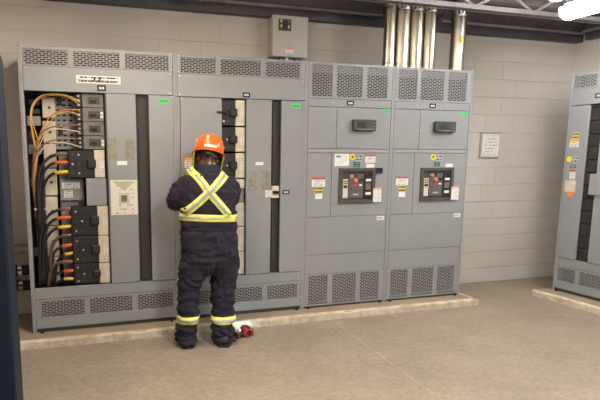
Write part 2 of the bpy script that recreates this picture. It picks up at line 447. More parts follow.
screws(pl, [(.428, 2.037), (.757, 2.037), (.428, 2.083), (.757, 2.083)], -.0055)
plaque('badge', .579, .649, 1.972, 2.019, BADGE, c1)
lp1 = panel('lower_rail', .02, W1-.02, .285, .378, c1); screws(lp1, [(W1-.04, .30), (W1-.04, .36), (.04, .30), (.04, .36)])
vent(c1, [(.066, .410), (.458, .812), (.86, 1.178)], .130, .262, .02, W1-.02, .282, .116)
panel('kick_panel', .02, W1-.02, .034, .114, c1)
d1 = panel('door', .645, .884, .382, 1.954, c1, y0=-.012, y1=.012); screws(d1, [(.655, .39), (.875, .39), (.66, 1.945), (.765, .39)], -.012)
d2 = panel('door', .992, 1.198, .382, 1.954, c1, y0=-.012, y1=.012); screws(d2, [(1.005, .39), (1.19, .39), (1.19, 1.945)], -.012)
MB().box(.886, .990, .03, .04, .382, 1.956).build('dark_slot', SLOT, c1)
MB().box(.905, .972, .022, .03, .40, 1.94).build('bus_cover', SLOT, c1, bevel=.005)
plaque('sticker', 1.074, 1.158, 1.892, 1.926, GREENL, d2, -.012)
for x0, x1 in ((.650, .720), (.790, .868)): plaque('glue_patch', x0, x1, 1.425, 1.60, RESID, d1, -.012, .0008)
plaque('sticker', .719, .801, 1.381, 1.414, WHITE, d1, -.012)
po = plaque('notice', .658, .880, .965, 1.258, PAPER, d1, -.012, .003)
MB().prism([(.68, 1.245), (.77, 1.165), (.862, 1.245)], -.0162, -.0152).build('envelope_flap', ENV, po)
MB().prism([(.725, 1.06), (.815, 1.06), (.815, 1.15), (.725, 1.15)], -.0160, -.0152).build('window_frame', BUFF, po)
MB().box(.745, .792, -.0175, -.016, 1.078, 1.13).build('stamp', MIDG, po)
# inside
MB().box(.022, .64, .26, .27, .37, 1.97).build('back_plate', DARK, c1)  # plate coloured near-black, shade of the recess painted in
MB().box(.635, .642, .0, .26, .37, 1.97).build('partition', CHAR, c1)
pf = MB()
for i in range(11):
    pf.box(.24, .455,   .17, .174, 1.51+i*.0405, 1.51+i*.0405+.026)
    for xx in (.24, .285, .335, .385, .43): pf.box(xx, xx+.022, .17, .173, 1.51+i*.0405+.026, 1.51+(i+1)*.0405)
perf = pf.build('perforated_plate', GREY_D, c1)
for zz in (1.865, 1.625): MB().box(.268, .305, .160, .17, zz, zz+.065).build('relay', BLACKP, perf)
for z0, z1 in ((1.76, 1.925), (1.56, 1.735), (1.36, 1.55), (1.13, 1.35), (.88, 1.12), (.62, .87), (.39, .61)):
    ib = MB().box(.15-(1.9-z1)*.018, .25-(1.9-z1)*.018, .13, .19, z0, z1).build('insulator_block', BUFF, c1, bevel=.006)
    MB().lathe((.205-(1.9-z1)*.018, .13, (z0+z1)/2), [(.012, 0), (.012, .004), (.006, .0045)], 10, 'Y').build('bolt_hole', CHAR, ib)
MB().box(.26, .46, .17, .18, .39, 1.49).build('support_plate', GREY_D, c1, bevel=.003)
for zz in (1.70, 1.47, 1.2, .62): MB().box(.03, .135, .17, .21, zz, zz+.075).build('cross_brace', GREY_D, c1)
for zz in (1.60, 1.295, .95): MB().box(.045, .085, .12, .17, zz, zz+.05).build('fuse_block', mat('dull_red', (.22, .03, .025), .5), c1, bevel=.004)
for zz in (1.86, 1.79): MB().box(.05, .135, .15, .20, zz, zz+.045).build('terminal_block', BLACKP, c1, bevel=.004)
for x0, x1, z0, z1 in ((.275, .42, 1.185, 1.24), (.29, .36, 1.11, 1.17)): plaque('paper_label', x0, x1, z0, z1, LBL, c1, .12)
MB().box(.262, .45, .121, .17, 1.09, 1.262).build('label_bracket', GREY_D, c1)
# four small grey breakers
for i in range(4):
    z1 = 1.952-i*.112; z0 = z1-.109
    b = MB().box(.458, .628, .03, .16, z0, z1).build('small_breaker', MIDG, c1, bevel=.004)
    MB().box(.505, .60, .022, .03, z0+.03, z1-.025).build('breaker_face', CHAR, b, bevel=.002)
    MB().box(.522, .572, .006, .024, z0+.045, z1-.045).build('toggle_handle', BLACKP, b, bevel=.003)
    plaque('rating_label', .60, .622, z0+.03, z1-.03, LBL1 if i % 2 else MIDG, b, .03)
    ts = MB().box(.405, .457, .04, .16, z0, z1).build('terminal_strip', BLACKP, b, bevel=.004)
    for k in range(3):
        MB().lathe((.432, .04, z0+.02+.035*k), [(.009, 0), (.008, .005)], 8, 'Y').build('terminal_screw', STEEL, b)
breaker(c1, .332, .536, .620, 1.276, 1.503, .01)
MB().box(.464, .628, .015, .03, 1.047, 1.272).build('blank_plate', GREY, c1, bevel=.003)
for z0, z1 in ((.795, 1.044), (.562, .793), (.384, .560)): breaker(c1, .338, .545, .632, z0, z1, .01)
# wiring
WY = mat('yellow_wire', (.60, .40, .10), .5); WO = mat('orange_wire', (.55, .22, .05), .5); WBR = mat('brown_wire', (.26, .13, .08), .5); WC = mat('cream_wire', (.62, .50, .30), .5)
CB = mat('black_cable', (.018, .016, .015), .45); CBR = mat('brown_cable', (.13, .075, .055), .45)
SO = mat('orange_tape', (.80, .13, .03), .45); SY = mat('yellow_tape', (.85, .55, .02), .45); SB = mat('brown_tape', (.24, .12, .08), .45)
def wire(pts, r, m, ys, name='wire'):
    n = len(pts); P = []
    for i, (px, py) in enumerate(pts):
        u = i/(n-1); y = ys[0]+(ys[1]-ys[0])*u
        P.append(at(px, py, y))
    return MB().tube(P, r, 7, 4).build(name, m, c1, smooth=True)
S_ = (.09, .03)
wire([(36,150),(33,137),(30.5,118),(33,104),(42,95.5),(55,94),(68,96),(80,102)], .0055, WY, S_)
wire([(37,151),(34,137),(31.5,119),(34.5,104),(43,97),(56,95),(67,97),(79,104)], .004, WO, (.10, .03))
wire([(37,152),(40,135),(46,122),(55,113),(66,110),(80,110)], .0055, WO, S_)
wire([(38,142),(48,125),(58,114),(70,112),(80,116)], .0045, WY, S_)
wire([(36,152),(40,134),(52,127),(65,125.5),(80,125)], .0055, WBR, S_)
wire([(38,150),(45,134),(55,129),(68,130),(80,132)], .0045, WC, S_)
wire([(34,165),(38,150),(50,141),(65,139),(80,139)], .0055, WBR, S_)
wire([(34,166),(40,152),(50,144),(65,143),(80,147)], .0045, WC, S_)
wire([(31,118),(34,127),(38,140)], .004, WY, (.07, .07))
for dx, m in ((0, WO), (1.3, WY), (2.6, WO), (-1.2, WBR)):
    wire([(36+dx*.8,140),(35+dx,152),(34+dx,168),(34+dx,186),(36+dx,203),(38+dx,222),(39+dx,245)], .0048, m, (.10, .12))
def cable(pts, m, tape, end, ys=(.085, .055)):
    wire(pts+[end[0]], .0125, m, ys, 'cable')
    P = [at(*end[0], ys[1]+.004), at(*end[1], ys[1])]
    MB().tube(P, .0145, 8, 0).build('tape_sleeve', tape, c1, smooth=True)
cable([(40,232),(38,190),(40,170),(47,159)], CB, SB, ((56,154.5),(70,153.5)))
cable([(41,232),(40,190),(44,172),(50,165)], CB, SO, ((55,163),(70,162)))
cable([(43,236),(43,195),(46,181),(51,175)], CB, SY, ((55,173),(70,171.5)))
cable([(40,286),(40,245),(43,225),(50,214)], CB, SB, ((60,209.5),(74,208.5)))
cable([(42,286),(43,248),(47,228),(52,221)], CB, SO, ((57,218.5),(73,217)))
cable([(43,280),(43,256),(46,240),(52,231)], CB, SY, ((58,227.5),(74,226)))
cable([(51,282),(51,255),(54,243),(58,238)], CBR, SB, ((62,236),(75,235)))
cable([(53,284),(53,258),(56,250)], CB, SO, ((62,246.5),(75,244)))
cable([(55,284),(56,268),(60,258)], CB, SY, ((65,254.5),(76,252.5)))
cable([(48,287),(50,273),(54,265)], CBR, SB, ((62,262),(76,261.5)))
cable([(50,287),(53,278),(58,273.5)], CB, SO, ((64,271.5),(77,270)))
cable([(54,288),(57,283),(60,281)], CB, SY, ((64,279),(77,278.5)))
for dx in (0, 3.2, 6.0): wire([(37+dx,165),(37+dx,190),(38+dx,215),(40+dx,250),(42+dx,288)], .0135, CB, (.115, .115), 'cable')
MB().box(.05, .15, .09, .13, 1.015, 1.03).build('cable_tie', BUFF, c1)

# ---- second cabinet: breaker column behind the worker
c2 = thing('switchgear_cabinet', 'grey switchgear cabinet with narrow breaker column exposed behind the worker', 'switchgear', (W1, 0, 0), 0, 'row of switchgear cabinets')
g = lambda X: X-W1
posts(c2, W1, YW-.03)
vent(c2, [(.052, .355), (.400, .776), (.818, 1.150)], 2.150, 2.291, .02, W1-.02, 2.296, 2.142)
hp2 = panel('header_panel', .02, W1-.02, 1.952, 2.139, c2); screws(hp2, [(.04, 1.97), (W1-.04, 1.97), (.04, 2.12), (W1-.04, 2.12)])
plaque('badge', .602, .672, 1.962, 2.005, BADGE, c2)
lp2 = panel('lower_rail', .02, W1-.02, .285, .374, c2); screws(lp2, [(W1-.04, .30), (W1-.04, .36), (.04, .36)])
vent(c2, [(.066, .345), (.402, .806), (.856, 1.163)], .122, .255, .02, W1-.02, .282, .108)
panel('kick_panel', .02, W1-.02, .034, .106, c2)
panel('stile', .019, .039, .378, 1.946, c2, POST); panel('stile', W1-.041, W1-.019, .378, 1.946, c2, POST)
dl = panel('door', .042, .410, .378, 1.946, c2, y0=-.012, y1=.012); screws(dl, [(.055, .39), (.40, .39), (.055, 1.935)], -.012)
dm = panel('door', g(1.856), g(2.096), .378, 1.946, c2, y0=-.012, y1=.012); screws(dm, [(.645, .39), (.70, .39), (.76, .39), (.87, .39)], -.012)
dr = panel('door', g(2.19), g(2.394), .378, 1.946, c2, y0=-.012, y1=.012); screws(dr, [(.985, .39), (1.16, .39)], -.012)
MB().box(g(2.098), g(2.188), .03, .04, .378, 1.948).build('dark_slot', SLOT, c2)
MB().box(g(2.116), g(2.17), .022, .03, .40, 1.93).build('bus_cover', SLOT, c2, bevel=.005)
sb = MB().box(g(2.108), g(2.180), -.004, .05, 1.074, 1.185).build('slot_breaker', CREAM, c2, bevel=.004)
MB().box(g(2.115), g(2.172), -.02, -.004, 1.115, 1.142).build('toggle_handle', BLACKP, sb, bevel=.003)
plaque('hang_tag', g(2.042), g(2.108), 1.085, 1.150, LBL, dm, -.012)
plaque('badge', g(2.210), g(2.281), 1.107, 1.148, BADGE, dr, -.012)
plaque('sticker', g(2.285), g(2.38), 1.882, 1.919, GREENL, dr, -.012)
plaque('sticker', g(1.943), g(2.020), 1.375, 1.402, WHITE, dm, -.012)
for x0, x1 in ((1.877, 1.958), (2.005, 2.085)): plaque('glue_patch', g(x0), g(x1), 1.15, 1.323, RESID, dm, -.012, .0008)
p_ = at(196, 139, -.01); q_ = at(201, 150, -.01); plaque('sticker', p_.x-W1, q_.x-W1, q_.z, p_.z, LBL, dl, -.012)
p_ = at(184.5, 157.5, -.01); q_ = at(194.5, 167.5, -.01); plaque('sticker', p_.x-W1, q_.x-W1, q_.z, p_.z, LBLO, dl, -.012)
MB().box(g(1.60), g(1.856), .20, .21, .37, 1.95).build('back_plate', DARK, c2)  # near-black as well: shade behind the breaker column painted on
for z0, z1 in ((1.717, 1.940), (1.491, 1.708), (1.261, 1.483), (1.163, 1.254), (.827, 1.040), (.597, .823), (.380, .593)):
    breaker(c2, g(1.636), g(1.762), g(1.848), z0, z1, .008, screwcols=2, handle=z1-z0 > .15)
MB().box(g(1.70), g(1.848), .03, .05, 1.045, 1.158).build('blank_plate', GREY_D, c2, bevel=.003)
MB().box(g(1.58), g(1.70), -.028, -.014, 1.822, 1.838).build('lever', BLACKP, c2, bevel=.003)

# ---- the two metering and main-breaker cabinets
W3 = .9145
YEL = mat('yellow_disc', (.75, .58, .04), .5); LCD = mat('lcd_green', (.025, .05, .03), .3, var=.5, scale=60)
def main_cabinet(x0, label, docs):
    c = thing('switchgear_cabinet', label, 'switchgear', (x0, 0, 0), 0, 'row of switchgear cabinets')
    posts(c, W3, YW-.03)
    vent(c, [(.050, .262), (.302, .576), (.620, .845)], 1.998, 2.276, .02, W3-.02, 2.296, 1.980, True)
    bp = panel('badge_panel', .02, W3-.02, 1.906, 1.976, c); plaque('badge', .412, .488, 1.921, 1.966, BADGE, bp)
    screws(bp, [(.27, 1.945), (.62, 1.945)])
    panel('upper_side_panel', .02, .312, 1.524, 1.902, c)
    ud = panel('upper_door', .316, W3-.022, 1.524, 1.902, c); screws(ud, [(.33, 1.89), (.33, 1.54), (.325, 1.70)])
    plaque('sticker', .79, .868, 1.868, 1.897, GREENL, ud)
    panel('rail', .02, W3-.02, 1.487, 1.520, c, POST)
    ls = panel('middle_side_panel', .02, .272, .886, 1.483, c)
    # breaker door with a real cut-out
    wx0, wx1, wz0, wz1 = .352, .746, 1.008, 1.342
    md = MB().box(.276, wx0, -.004, .014, .886, 1.483).box(wx1, W3-.022, -.004, .014, .886, 1.483).box(wx0, wx1, -.004, .014, wz1, 1.483).box(wx0, wx1, -.004, .014, .886, wz0).build('breaker_door', GREY, c)
    screws(md, [(.285, 1.47), (.285, .9), (.285, 1.2)])
    panel('lower_door', .02, W3-.022, .524, .882, c)
    panel('lower_panel', .02, W3-.022, .335, .520, c)
    vent(c, [(.063, .266), (.320, .578), (.625, .842)], .034, .318, .02, W3-.02, .333, .020)
    # meter
    me = MB().box(.47, .715, -.05, -.004, 1.692, 1.795).build('power_meter', CHAR, c, bevel=.008)
    MB().box(    .51, .60, -.054, -.05, 1.722, 1.772).build('meter_screen', LCD, me, bevel=.002)
    for i in range(2):
        for k in range(3): MB().box(.65+.019*k, .662+.019*k, -.056, -.05, 1.722+.03*i, 1.740+.03*i).build('key', MIDG, me, bevel=.002)
    MB().box(.51, .70, -.053, -.05, 1.697, 1.708).build('meter_nameplate', MIDG, me)
    # main breaker behind the cut-out
    fr = MB()
    for a in ((wx0, wx1, wz1-.03, wz1), (wx0, wx1, wz0, wz0+.03), (wx0, wx0+.035, wz0+.03, wz1-.03), (wx1-.035, wx1, wz0+.03, wz1-.03)): fr.box(a[0], a[1], -.018, .02, a[2], a[3])
    fr.build('breaker_bezel', mat('bezel_grey', (.075, .068, .062), .4, var=.1, scale=20), c)
    X = lambda p: wx0+(p-339)*.01155; Z = lambda p: wz1-(p-169)*.0098
    pb = MB().box(wx0+.035, wx1-.035, .002, .10, wz0+.03, wz1-.03).build('main_breaker', CHAR, c)
    MB().box(X(348.3), X(361.8), -.008, .002, Z(198), Z(175)).build('control_panel', mat('breaker_face', (.11, .10, .093), .45, var=.1, scale=20), pb, bevel=.003)
    MB().box(X(363.2), X(370.3), -.006, .002, Z(199), Z(174.5)).build('handle_well', BLACKP, pb, bevel=.003)
    plaque('gauge_strip', X(343.2), X(347.8), Z(198), Z(179.5), BUFF, pb, .002, .006)
    plaque('yellow_label', X(343.6), X(347.4), Z(185), Z(180.5), LBLY, pb, -.004, .001)
    MB().box(X(343.9), X(347.2), -.006, -.004, Z(188), Z(185.6)).build('counter', BLACKP, pb)
    plaque('text_label', X(343.6), X(347.4), Z(197), Z(189), LBL, pb, -.004, .001)
    MB().lathe((X(350.7), -.008, Z(176.8)), [(.018, 0), (.018, .012), (.012, .014)], 14, 'Y').build('yellow_button', mat('ochre_button', (.42, .28, .05), .4), pb)
    MB().lathe((X(354.5), -.008, Z(181)), [(.018, 0), (.018, .012), (.012, .014)], 14, 'Y').build('red_button', mat('signal_red', (.85, .16, .13), .35), pb)
    MB().lathe((X(359.5), -.008, Z(180.5)), [(.016, 0), (.016, .012), (.01, .014)], 14, 'Y').build('black_button', BLACKP, pb)
    MB().lathe((X(354.7), -.008, Z(176.2)), [(.011, 0), (.011, .006)], 12, 'Y').build('lock_cylinder', BLACKP, pb)
    MB().lathe((X(350.8), -.008, Z(188.5)), [(.008, 0), (.008, .006)], 12, 'Y').build('lock_cylinder', BLACKP, pb)
    plaque('red_flag', X(352.5), X(356.5), Z(186), Z(184.3), RED, pb, -.008)
    plaque('white_flag', X(358), X(360.8), Z(186.2), Z(184.8), WHITE, pb, -.008)
    plaque('nameplate', X(352.5), X(357.5), Z(195.3), Z(193.7), mat('nameplate_silver', (.42, .4, .37), .4), pb, -.008)
    for a, b2, m in ((179.5, 182, WHITE), (184, 190, MIDG), (192.5, 195.2, WHITE)): plaque('rating_label', X(364.5), X(369.6), Z(b2), Z(a), m, pb, -.006)
    # stickers
    plaque('sticker', .072, .210, 1.172, 1.256, LBLR, ls); plaque('sticker', .100, .192, 1.108, 1.169, LBLY, ls); plaque('sticker', .110, .184, 1.056, 1.105, WHITE, ls)
    MB().lathe((.492, -.004, 1.447), [(.030, 0), (.030, .002)], 18, 'Y').build('round_sticker', YEL, md)
    MB().lathe((.492, -.006, 1.449), [(.013, 0), (.013, .001)], 14, 'Y').build('round_print', mat('dark_print', (.15, .11, .02), .5), md)
    plaque('sticker', .525, .60, 1.408, 1.470, LBLG, md); plaque('sticker', .505, .575, 1.352, 1.402, LBLGR, md)
    plaque('sticker', .645, .735, 1.346, 1.380, WHITE, md)
    plaque('sticker', .726, .815, 1.014, 1.152, LBLT, md, -.019)
    plaque('sticker', .785, .868, .834, .873, LBL1, c)
    if docs:
        plaque('sticker', .302, .455, 1.362, 1.476, DOC, md)
        dx = MB().box(.315, .365, -.0065, -.0055, 1.442, 1.462).build('sticker_logo', mat('logo_blue_grey', (.20, .22, .30), .5), md)
        plaque('sticker', .632, .742, 1.392, 1.468, LBLR, md)
        MB().box(.744, .822, -.022, -.004, 1.293, 1.344).build('key_interlock', BLACKP, md, bevel=.003)
    return c
main_cabinet(2*W1, 'grey main-breaker cabinet bearing a large white document sticker above the breaker window', True)
main_cabinet(2*W1+W3, 'grey main-breaker cabinet at the end of the row beside the bare block wall', False)

# ---- cabinet on the right-hand wall, facing left
c5 = thing('switchgear_cabinet', 'grey switchgear cabinet against the side wall with a column of dark blanks', 'switchgear', (5.42, -.13, 0), -math.pi/2)
posts(c5, W1, XR-5.42-.03)
vent(c5, [(.035, .285), (.325, .80), (.84, 1.17)], 2.155, 2.285, .02, W1-.02, 2.296, 2.142)
h5 = panel('header_panel', .02, W1-.02, 1.976, 2.139, c5); plaque('badge', .285, .36, 2.03, 2.075, BADGE, h5)
panel('lower_rail', .02, W1-.02, .285, .374, c5)
vent(c5, [(.045, .262), (.31, .80), (.85, 1.17)], .122, .262, .02, W1-.02, .282, .108)
panel('kick_panel', .02, W1-.02, .034, .106, c5)
ds = panel('door', .028, .245, .378, 1.968, c5, y0=-.012, y1=.012)
dd = panel('door', .392, .86, .378, 1.968, c5, y0=-.012, y1=.012); panel('door', .87, 1.195, .378, 1.968, c5, y0=-.012, y1=.012)
BLK5 = mat('dark_blank', (.03, .026, .024), .45, var=.25, scale=14)
z = .385
while z < 1.95:
    z1 = min(z+.127, 1.966)
    MB().box(.25, .388, .012, .05, z, z1-.006).build('blank_plate', BLK5, c5, bevel=.003); z += .13
MB().box(.246, .392, .055, .06, .378, 1.97).build('slot_back', mat('slot_back_grey', (.22, .21, .20), .6), c5)
for n_, x0, x1, z0, z1, m in (('sticker', .085, .155, 1.635, 1.70, LBLY), ('sticker', .055, .160, 1.548, 1.632, LBLO), ('sticker', .115, .185, 1.390, 1.455, LBLG), ('sticker', .090, .150, 1.335, 1.36, BADGE), ('sticker', .09, .155, 1.218, 1.315, LBLR), ('sticker', .042, .172, 1.085, 1.205, CREAM)):
    plaque(n_, x0, x1, z0, z1, m, ds, -.012)
MB().lathe((.065, -.012, 1.425), [(.032, 0), (.032, .002)], 18, 'Y').build('round_sticker', YEL, ds)
MB().prism([(.08, 1.083), (.155, 1.083), (.145, 1.04), (.115, 1.03), (.085, 1.045)], -.0135, -.012).build('sticker', mat('orange_sticker', (.85, .25, .03), .5), ds)
MB().box(.335, .47, -.03, -.012, 1.07, 1.28).build('latch_plate', GREY_D, dd, bevel=.003)

# ------------------------------------------------------------------ conduits rising from the cabinets
def conduit(label, x, d, y, ring_z):
    t = thing('steel_conduit', label, 'conduit', (x, y, H))
    MB().cyl((0, 0, -.003), (0, 0, ZC-H-.005), d/2, 24).build('pipe', GALV, t)
    bpy.context.view_layer.update()
    MB().lathe((0, 0, 0), [(d/2+.003, 0), (d/2+.003, .035), (d/2, .04)], 24).build('locknut', GALV, t)
    MB().lathe((0, 0, .045), [(d/2+.002, 0), (d/2+.002, .025)], 24).build('band', GALV, t)
    z0 = ring_z-H
    MB().lathe((0, 0, z0), [(d/2+.001, 0), (d/2+.004, .004), (d/2+.004, .085), (d/2+.001, .09)], 24).build('coupling', CHROME, t)
    for k in range(4):
        a = -math.pi/2 + (k-1.5)*.5
        MB().box(-.006, .006, -.004, .004, z0+.02, z0+.07).build('set_screw', CHAR, t, ((d/2+.002)*math.cos(a), (d/2+.002)*math.sin(a), 0))
conduit('thin galvanized conduit, the slimmest of the pipes above the switchgear', 3.344, .108, .1, 2.86)
conduit('galvanized conduit beside the slim one above the switchgear', 3.486, .142, .1, 2.83)
conduit('galvanized conduit in the middle of the three close-set thick ones', 3.640, .136, .1, 2.83)
conduit('galvanized conduit next to the V-shaped brace, last of the close-set pipes', 3.792, .132, .1, 2.83)
conduit('galvanized conduit with a yellow mark standing alone near the cabinet row end', 4.137, .142, .1, 2.82)
t_ = [o for o in bpy.data.objects if o.get('label', '').startswith('galvanized conduit with a yellow')][0]
ym = MB(); seg = []
for k in range(5):
    a = -math.pi/2-.05+.12*k-.24
    seg.append((.0722*math.cos(a), .0722*math.sin(a)))
vv = [[ym.bm.verts.new((sx, sy, zz)) for sx, sy in seg] for zz in (.26, .33)]
for k in range(4): ym.bm.faces.new((vv[0][k], vv[0][k+1], vv[1][k+1], vv[1][k]))
ym.build('paint_mark', YEL, t_)

# horizontal pipes on the wall at the left of the row
for zz, r, nm, lb, dark in ((.655, .014, 'thin_conduit', 'thin grey conduit, upper of the pair running behind the switchgear', False), (.590, .014, 'thin_conduit', 'thin grey conduit, lower of the pair running behind the switchgear', False),
                      (.425, .045, 'wall_pipe', 'thick black pipe with bright band just below the thin conduits', True), (.285, .045, 'wall_pipe', 'thick black pipe with bright band nearest the floor', True)):
    t = thing(nm, lb, 'pipe', (XL, .59, zz))
    x1 = -XL-.03
    MB().cyl((0, 0, 0), (x1, 0, 0), r, 14).build('pipe', BLACKP if dark else GALV, t, smooth=False)
    if dark:
        MB().cyl((x1-.10, 0, 0), (x1-.065, 0, 0), r+.004, 14).build('band', CHROME, t)
        MB().cyl((x1-.22, 0, 0), (x1-.10, 0, 0), r+.008, 14).build('coupling', BLACKP, t)
    for xx in (.4, 1.4, 2.3): MB().box(xx, xx+.03, -r-.003, YW-.59-.004, -r-.003, r+.003).build('strap', POST, t)

# ------------------------------------------------------------------ control box on the wall
cbx = thing('control_box', 'beige metal control box mounted on the wall above the switchgear', 'control box', (2.305, .50, 2.42))
BEIGE = mat('beige_paint', (.42, .405, .36), .45, var=.04, scale=4)
MB().box(0, .37, .014, YW-.506, 0, .368).build('box_body', BEIGE, cbx, bevel=.006)
MB().box(-.006, .376, -.004, .014, -.006, .378).build('box_door', BEIGE, cbx, bevel=.006)
dsx = MB().box(.055, .19, -.010, -.004, .235, .345).build('display_panel', CHAR, cbx, bevel=.003)
for x0, z0, m in ((.075, .31, YEL), (.075, .265, YEL), (.155, .26, YEL), (.155, .31, MIDG)): MB().box(x0, x0+.016, -.013, -.010, z0, z0+.024).build('indicator', m, dsx)
MB().box(.098, .148, -.012, -.010, .255, .33).build('screen', BLACKP, dsx)
plaque('sticker', .135, .215, .03, .085, label_mat('pink_label', (.78, .70, .66), head=(.75, .22, .2), hf=.35, rows=3), cbx)
for xx, m in ((.10, CHAR), (.17, WHITE), (.26, CHAR)): MB().cyl((xx, .05, -.035), (xx, .05, .0), .018, 12).build('cable_gland', m, cbx)

# ------------------------------------------------------------------ framed notice on the wall
nt_ = thing('wall_notice', 'small framed white paper notice hanging on the bare block wall', 'sign', (4.977, YW-.0035, 1.43))
MB().box(0, .285, -.014, 0, 0, .298).build('frame', mat('notice_frame', (.36, .33, .29), .5), nt_, bevel=.003)
MB().box(.028, .272, -.017, -.014, .022, .28).build('paper', DOC, nt_)

# ------------------------------------------------------------------ navy cabinet at the left edge
NAVY = mat('navy_paint', (.0035, .008, .020), .6, var=.08, scale=4, spec=.25)
nv = thing('storage_cabinet', 'dark navy blue steel storage cabinet standing in front of the concrete pad', 'cabinet', (-.96, -2.1, FLOOR))
MB().box(0, .92, .02, .6, .05, 2.02).build('cabinet_body', NAVY, nv, bevel=.004)
MB().box(.02, .90, .03, .58, 0, .05).build('plinth', DARK, nv)
for x0, x1, hx in ((.004, .457, .43), (.463, .916, .49)):
    d = MB().box(x0, x1, 0, .02, .056, 2.015).build('cabinet_door', NAVY, nv, bevel=.004)
    MB().box(hx-.008, hx+.008, -.03, 0, .95, 1.10).build('handle', CHROME, d, bevel=.004)

# ------------------------------------------------------------------ the worker
PO = Vector((1.33, -.50, FLOOR))
CLOTH = mat('navy_coverall', (.0165, .0125, .027), .9, scale=14, col2=(.0105, .008, .017), bump=.25, bscale=160)
SKIN = mat('skin', (.50, .27, .19), .5, var=.08, scale=14)
HAIR = mat('auburn_hair', (.10, .045, .025), .7, var=.3, scale=40, stretch=(4, 4, .6))
BOOT = mat('black_boot', (.016, .014, .014), .55, var=.3, scale=14)
SOLE = mat('boot_sole', (.02, .018, .017), .8)
HIVIS = mat('hi_vis_yellow', (.74, .76, .16), .55, var=.06, scale=30)
SILVER = mat('silver_tape', (.36, .35, .325), .45, var=.15, scale=60)
ORANGE = mat('orange_hat', (.86, .14, .015), .28, var=.05, scale=6)

def ering(c, rx, ry, n=24, tilt=0.0):
    """horizontal ellipse, squarish like cloth"""
    out = []
    for j in range(n):
        a = 2*math.pi*j/n; ca, sa = math.cos(a), math.sin(a)
        p = 0.88
        x = rx*math.copysign(abs(ca)**p, ca); y = ry*math.copysign(abs(sa)**p, sa)
        out.append(Vector((c[0]+x, c[1]+y, c[2]+tilt*y)))
    return out
TORSO = [ ((1.385, -.445, .50), .20, .125), ((1.386, -.45, .56), .232, .152), ((1.388, -.46, .64), .241, .168), ((1.386, -.455, .78), .238, .155), ((1.378, -.455, .90), .232, .148),
         ((1.374, -.455, .98), .231, .148), ((1.374, -.455, 1.07), .232, .156), ((1.378, -.447, 1.17), .225, .160), ((1.385, -.43, 1.25), .205, .150), ((1.390, -.415, 1.305), .160, .122), ((1.396, -.40, 1.345), .105, .095), ((1.40, -.39, 1.375), .075, .078)]
LEGL = [((1.265, -.45, .62), .118, .145), ((1.245, -.45, .54), .112, .138), ((1.222, -.45, .46), .098, .122), ((1.200, -.455, .32), .088, .106), ((1.190, -.475, .22), .089, .104), ((1.182, -.488, .13), .088, .102), ((1.176, -.49, .05), .082, .100), ((1.174, -.49, -.035), .082, .110)]
LEGR = [((1.510, -.45, .62), .118, .145), ((1.510, -.455, .54), .116, .138), ((1.502, -.46, .46), .108, .124), ((1.487, -.475, .32), .098, .110), ((1.480, -.50, .22), .094, .106), ((1.474, -.525, .13), .094, .104), ((1.472, -.535, .05), .086, .102), ((1.474, -.535, -.035), .086, .112)]
ARML = ([(1.245, -.42, 1.235), (1.165, -.415, 1.19), (1.120, -.40, 1.12), (1.130, -.345, 1.085), (1.19, -.25, 1.09), (1.255, -.17, 1.105)], [.098, .085, .072, .070, .058, .048])
ARMR = ([(1.525, -.415, 1.235), (1.580, -.405, 1.19), (1.600, -.385, 1.125), (1.592, -.33, 1.095), (1.57, -.23, 1.105), (1.535, -.16, 1.12)], [.098, .084, .070, .068, .057, .048])

def body_bm(shrink, hands):
    m = MB()
    m.rings([ering(c, rx-shrink, ry-shrink) for c, rx, ry in (TORSO[2:] if hands else TORSO)])
    for leg in (LEGL, LEGR): m.rings([ering(c, rx-shrink*1.2, ry-shrink*1.2, 20) for c, rx, ry in (leg[:-1] if hands else leg)][::-1])
    for pts, rs in (ARML, ARMR): m.tube(pts, [r-shrink*.9 for r in rs], 16, 4)
    return m
def remesh(m, name, vox, smooth_iter=4):
    me = m.mesh(name+'_base'); o = bpy.data.objects.new(name+'_tmp', me); COL.objects.link(o)
    md = o.modifiers.new('remesh', 'REMESH'); md.mode = 'VOXEL'; md.voxel_size = vox; md.adaptivity = 0
    if smooth_iter:
        s = o.modifiers.new('smooth', 'SMOOTH'); s.iterations = smooth_iter; s.factor = .5
    dg = bpy.context.evaluated_depsgraph_get(); ev = o.evaluated_get(dg)
    out = bpy.data.meshes.new_from_object(ev, depsgraph=dg); out.name = name
    bpy.data.objects.remove(o, do_unlink=True); bpy.data.meshes.remove(me)
    for p in out.polygons: p.use_smooth = True
    return out
def shift(me, v):
    me.transform(Matrix.Translation(v)); return me

# coverall surface with folds
cov = remesh(body_bm(0, False), 'coverall', .0105, 7)
cov.update()
nrm = [v.normal.copy() for v in cov.vertices]
for v, nn in zip(cov.vertices, nrm):
    p = v.co
    leg = max(0, min(1, (.62-p.z)/.3)); low = max(0, min(1, (.22-p.z)/.2))
    q = Vector((p.x*5+1.7*noise.noise(p*6), p.y*5, p.z*(15+9*low)))
    a = (abs(noise.noise(q))*2-.6)*.010 + noise.noise(q*2.1+Vector((5,2,1)))*.007
    # diagonal drag lines around seat and thighs
    dgl = math.sin((p.z*34+(p.x-1.385)*26*(1 if p.x > 1.385 else -1))+3*noise.noise(p*5))*.005*max(0, 1-abs(p.z-.62)/.3)
    crease = -.014*math.exp(-((p.x-1.387)/.018)**2)*max(0, min(1, (.72-p.z)/.08)) if p.y < -.45 and p.z > .44 else 0
    v.co = p + nn*(a*(1.1+.9*leg+.5*low)+dgl*1.4+crease)
cov.update()
bvh = BVHTree.FromPolygons([v.co.copy() for v in cov.vertices], [tuple(p.vertices) for p in cov.polygons])

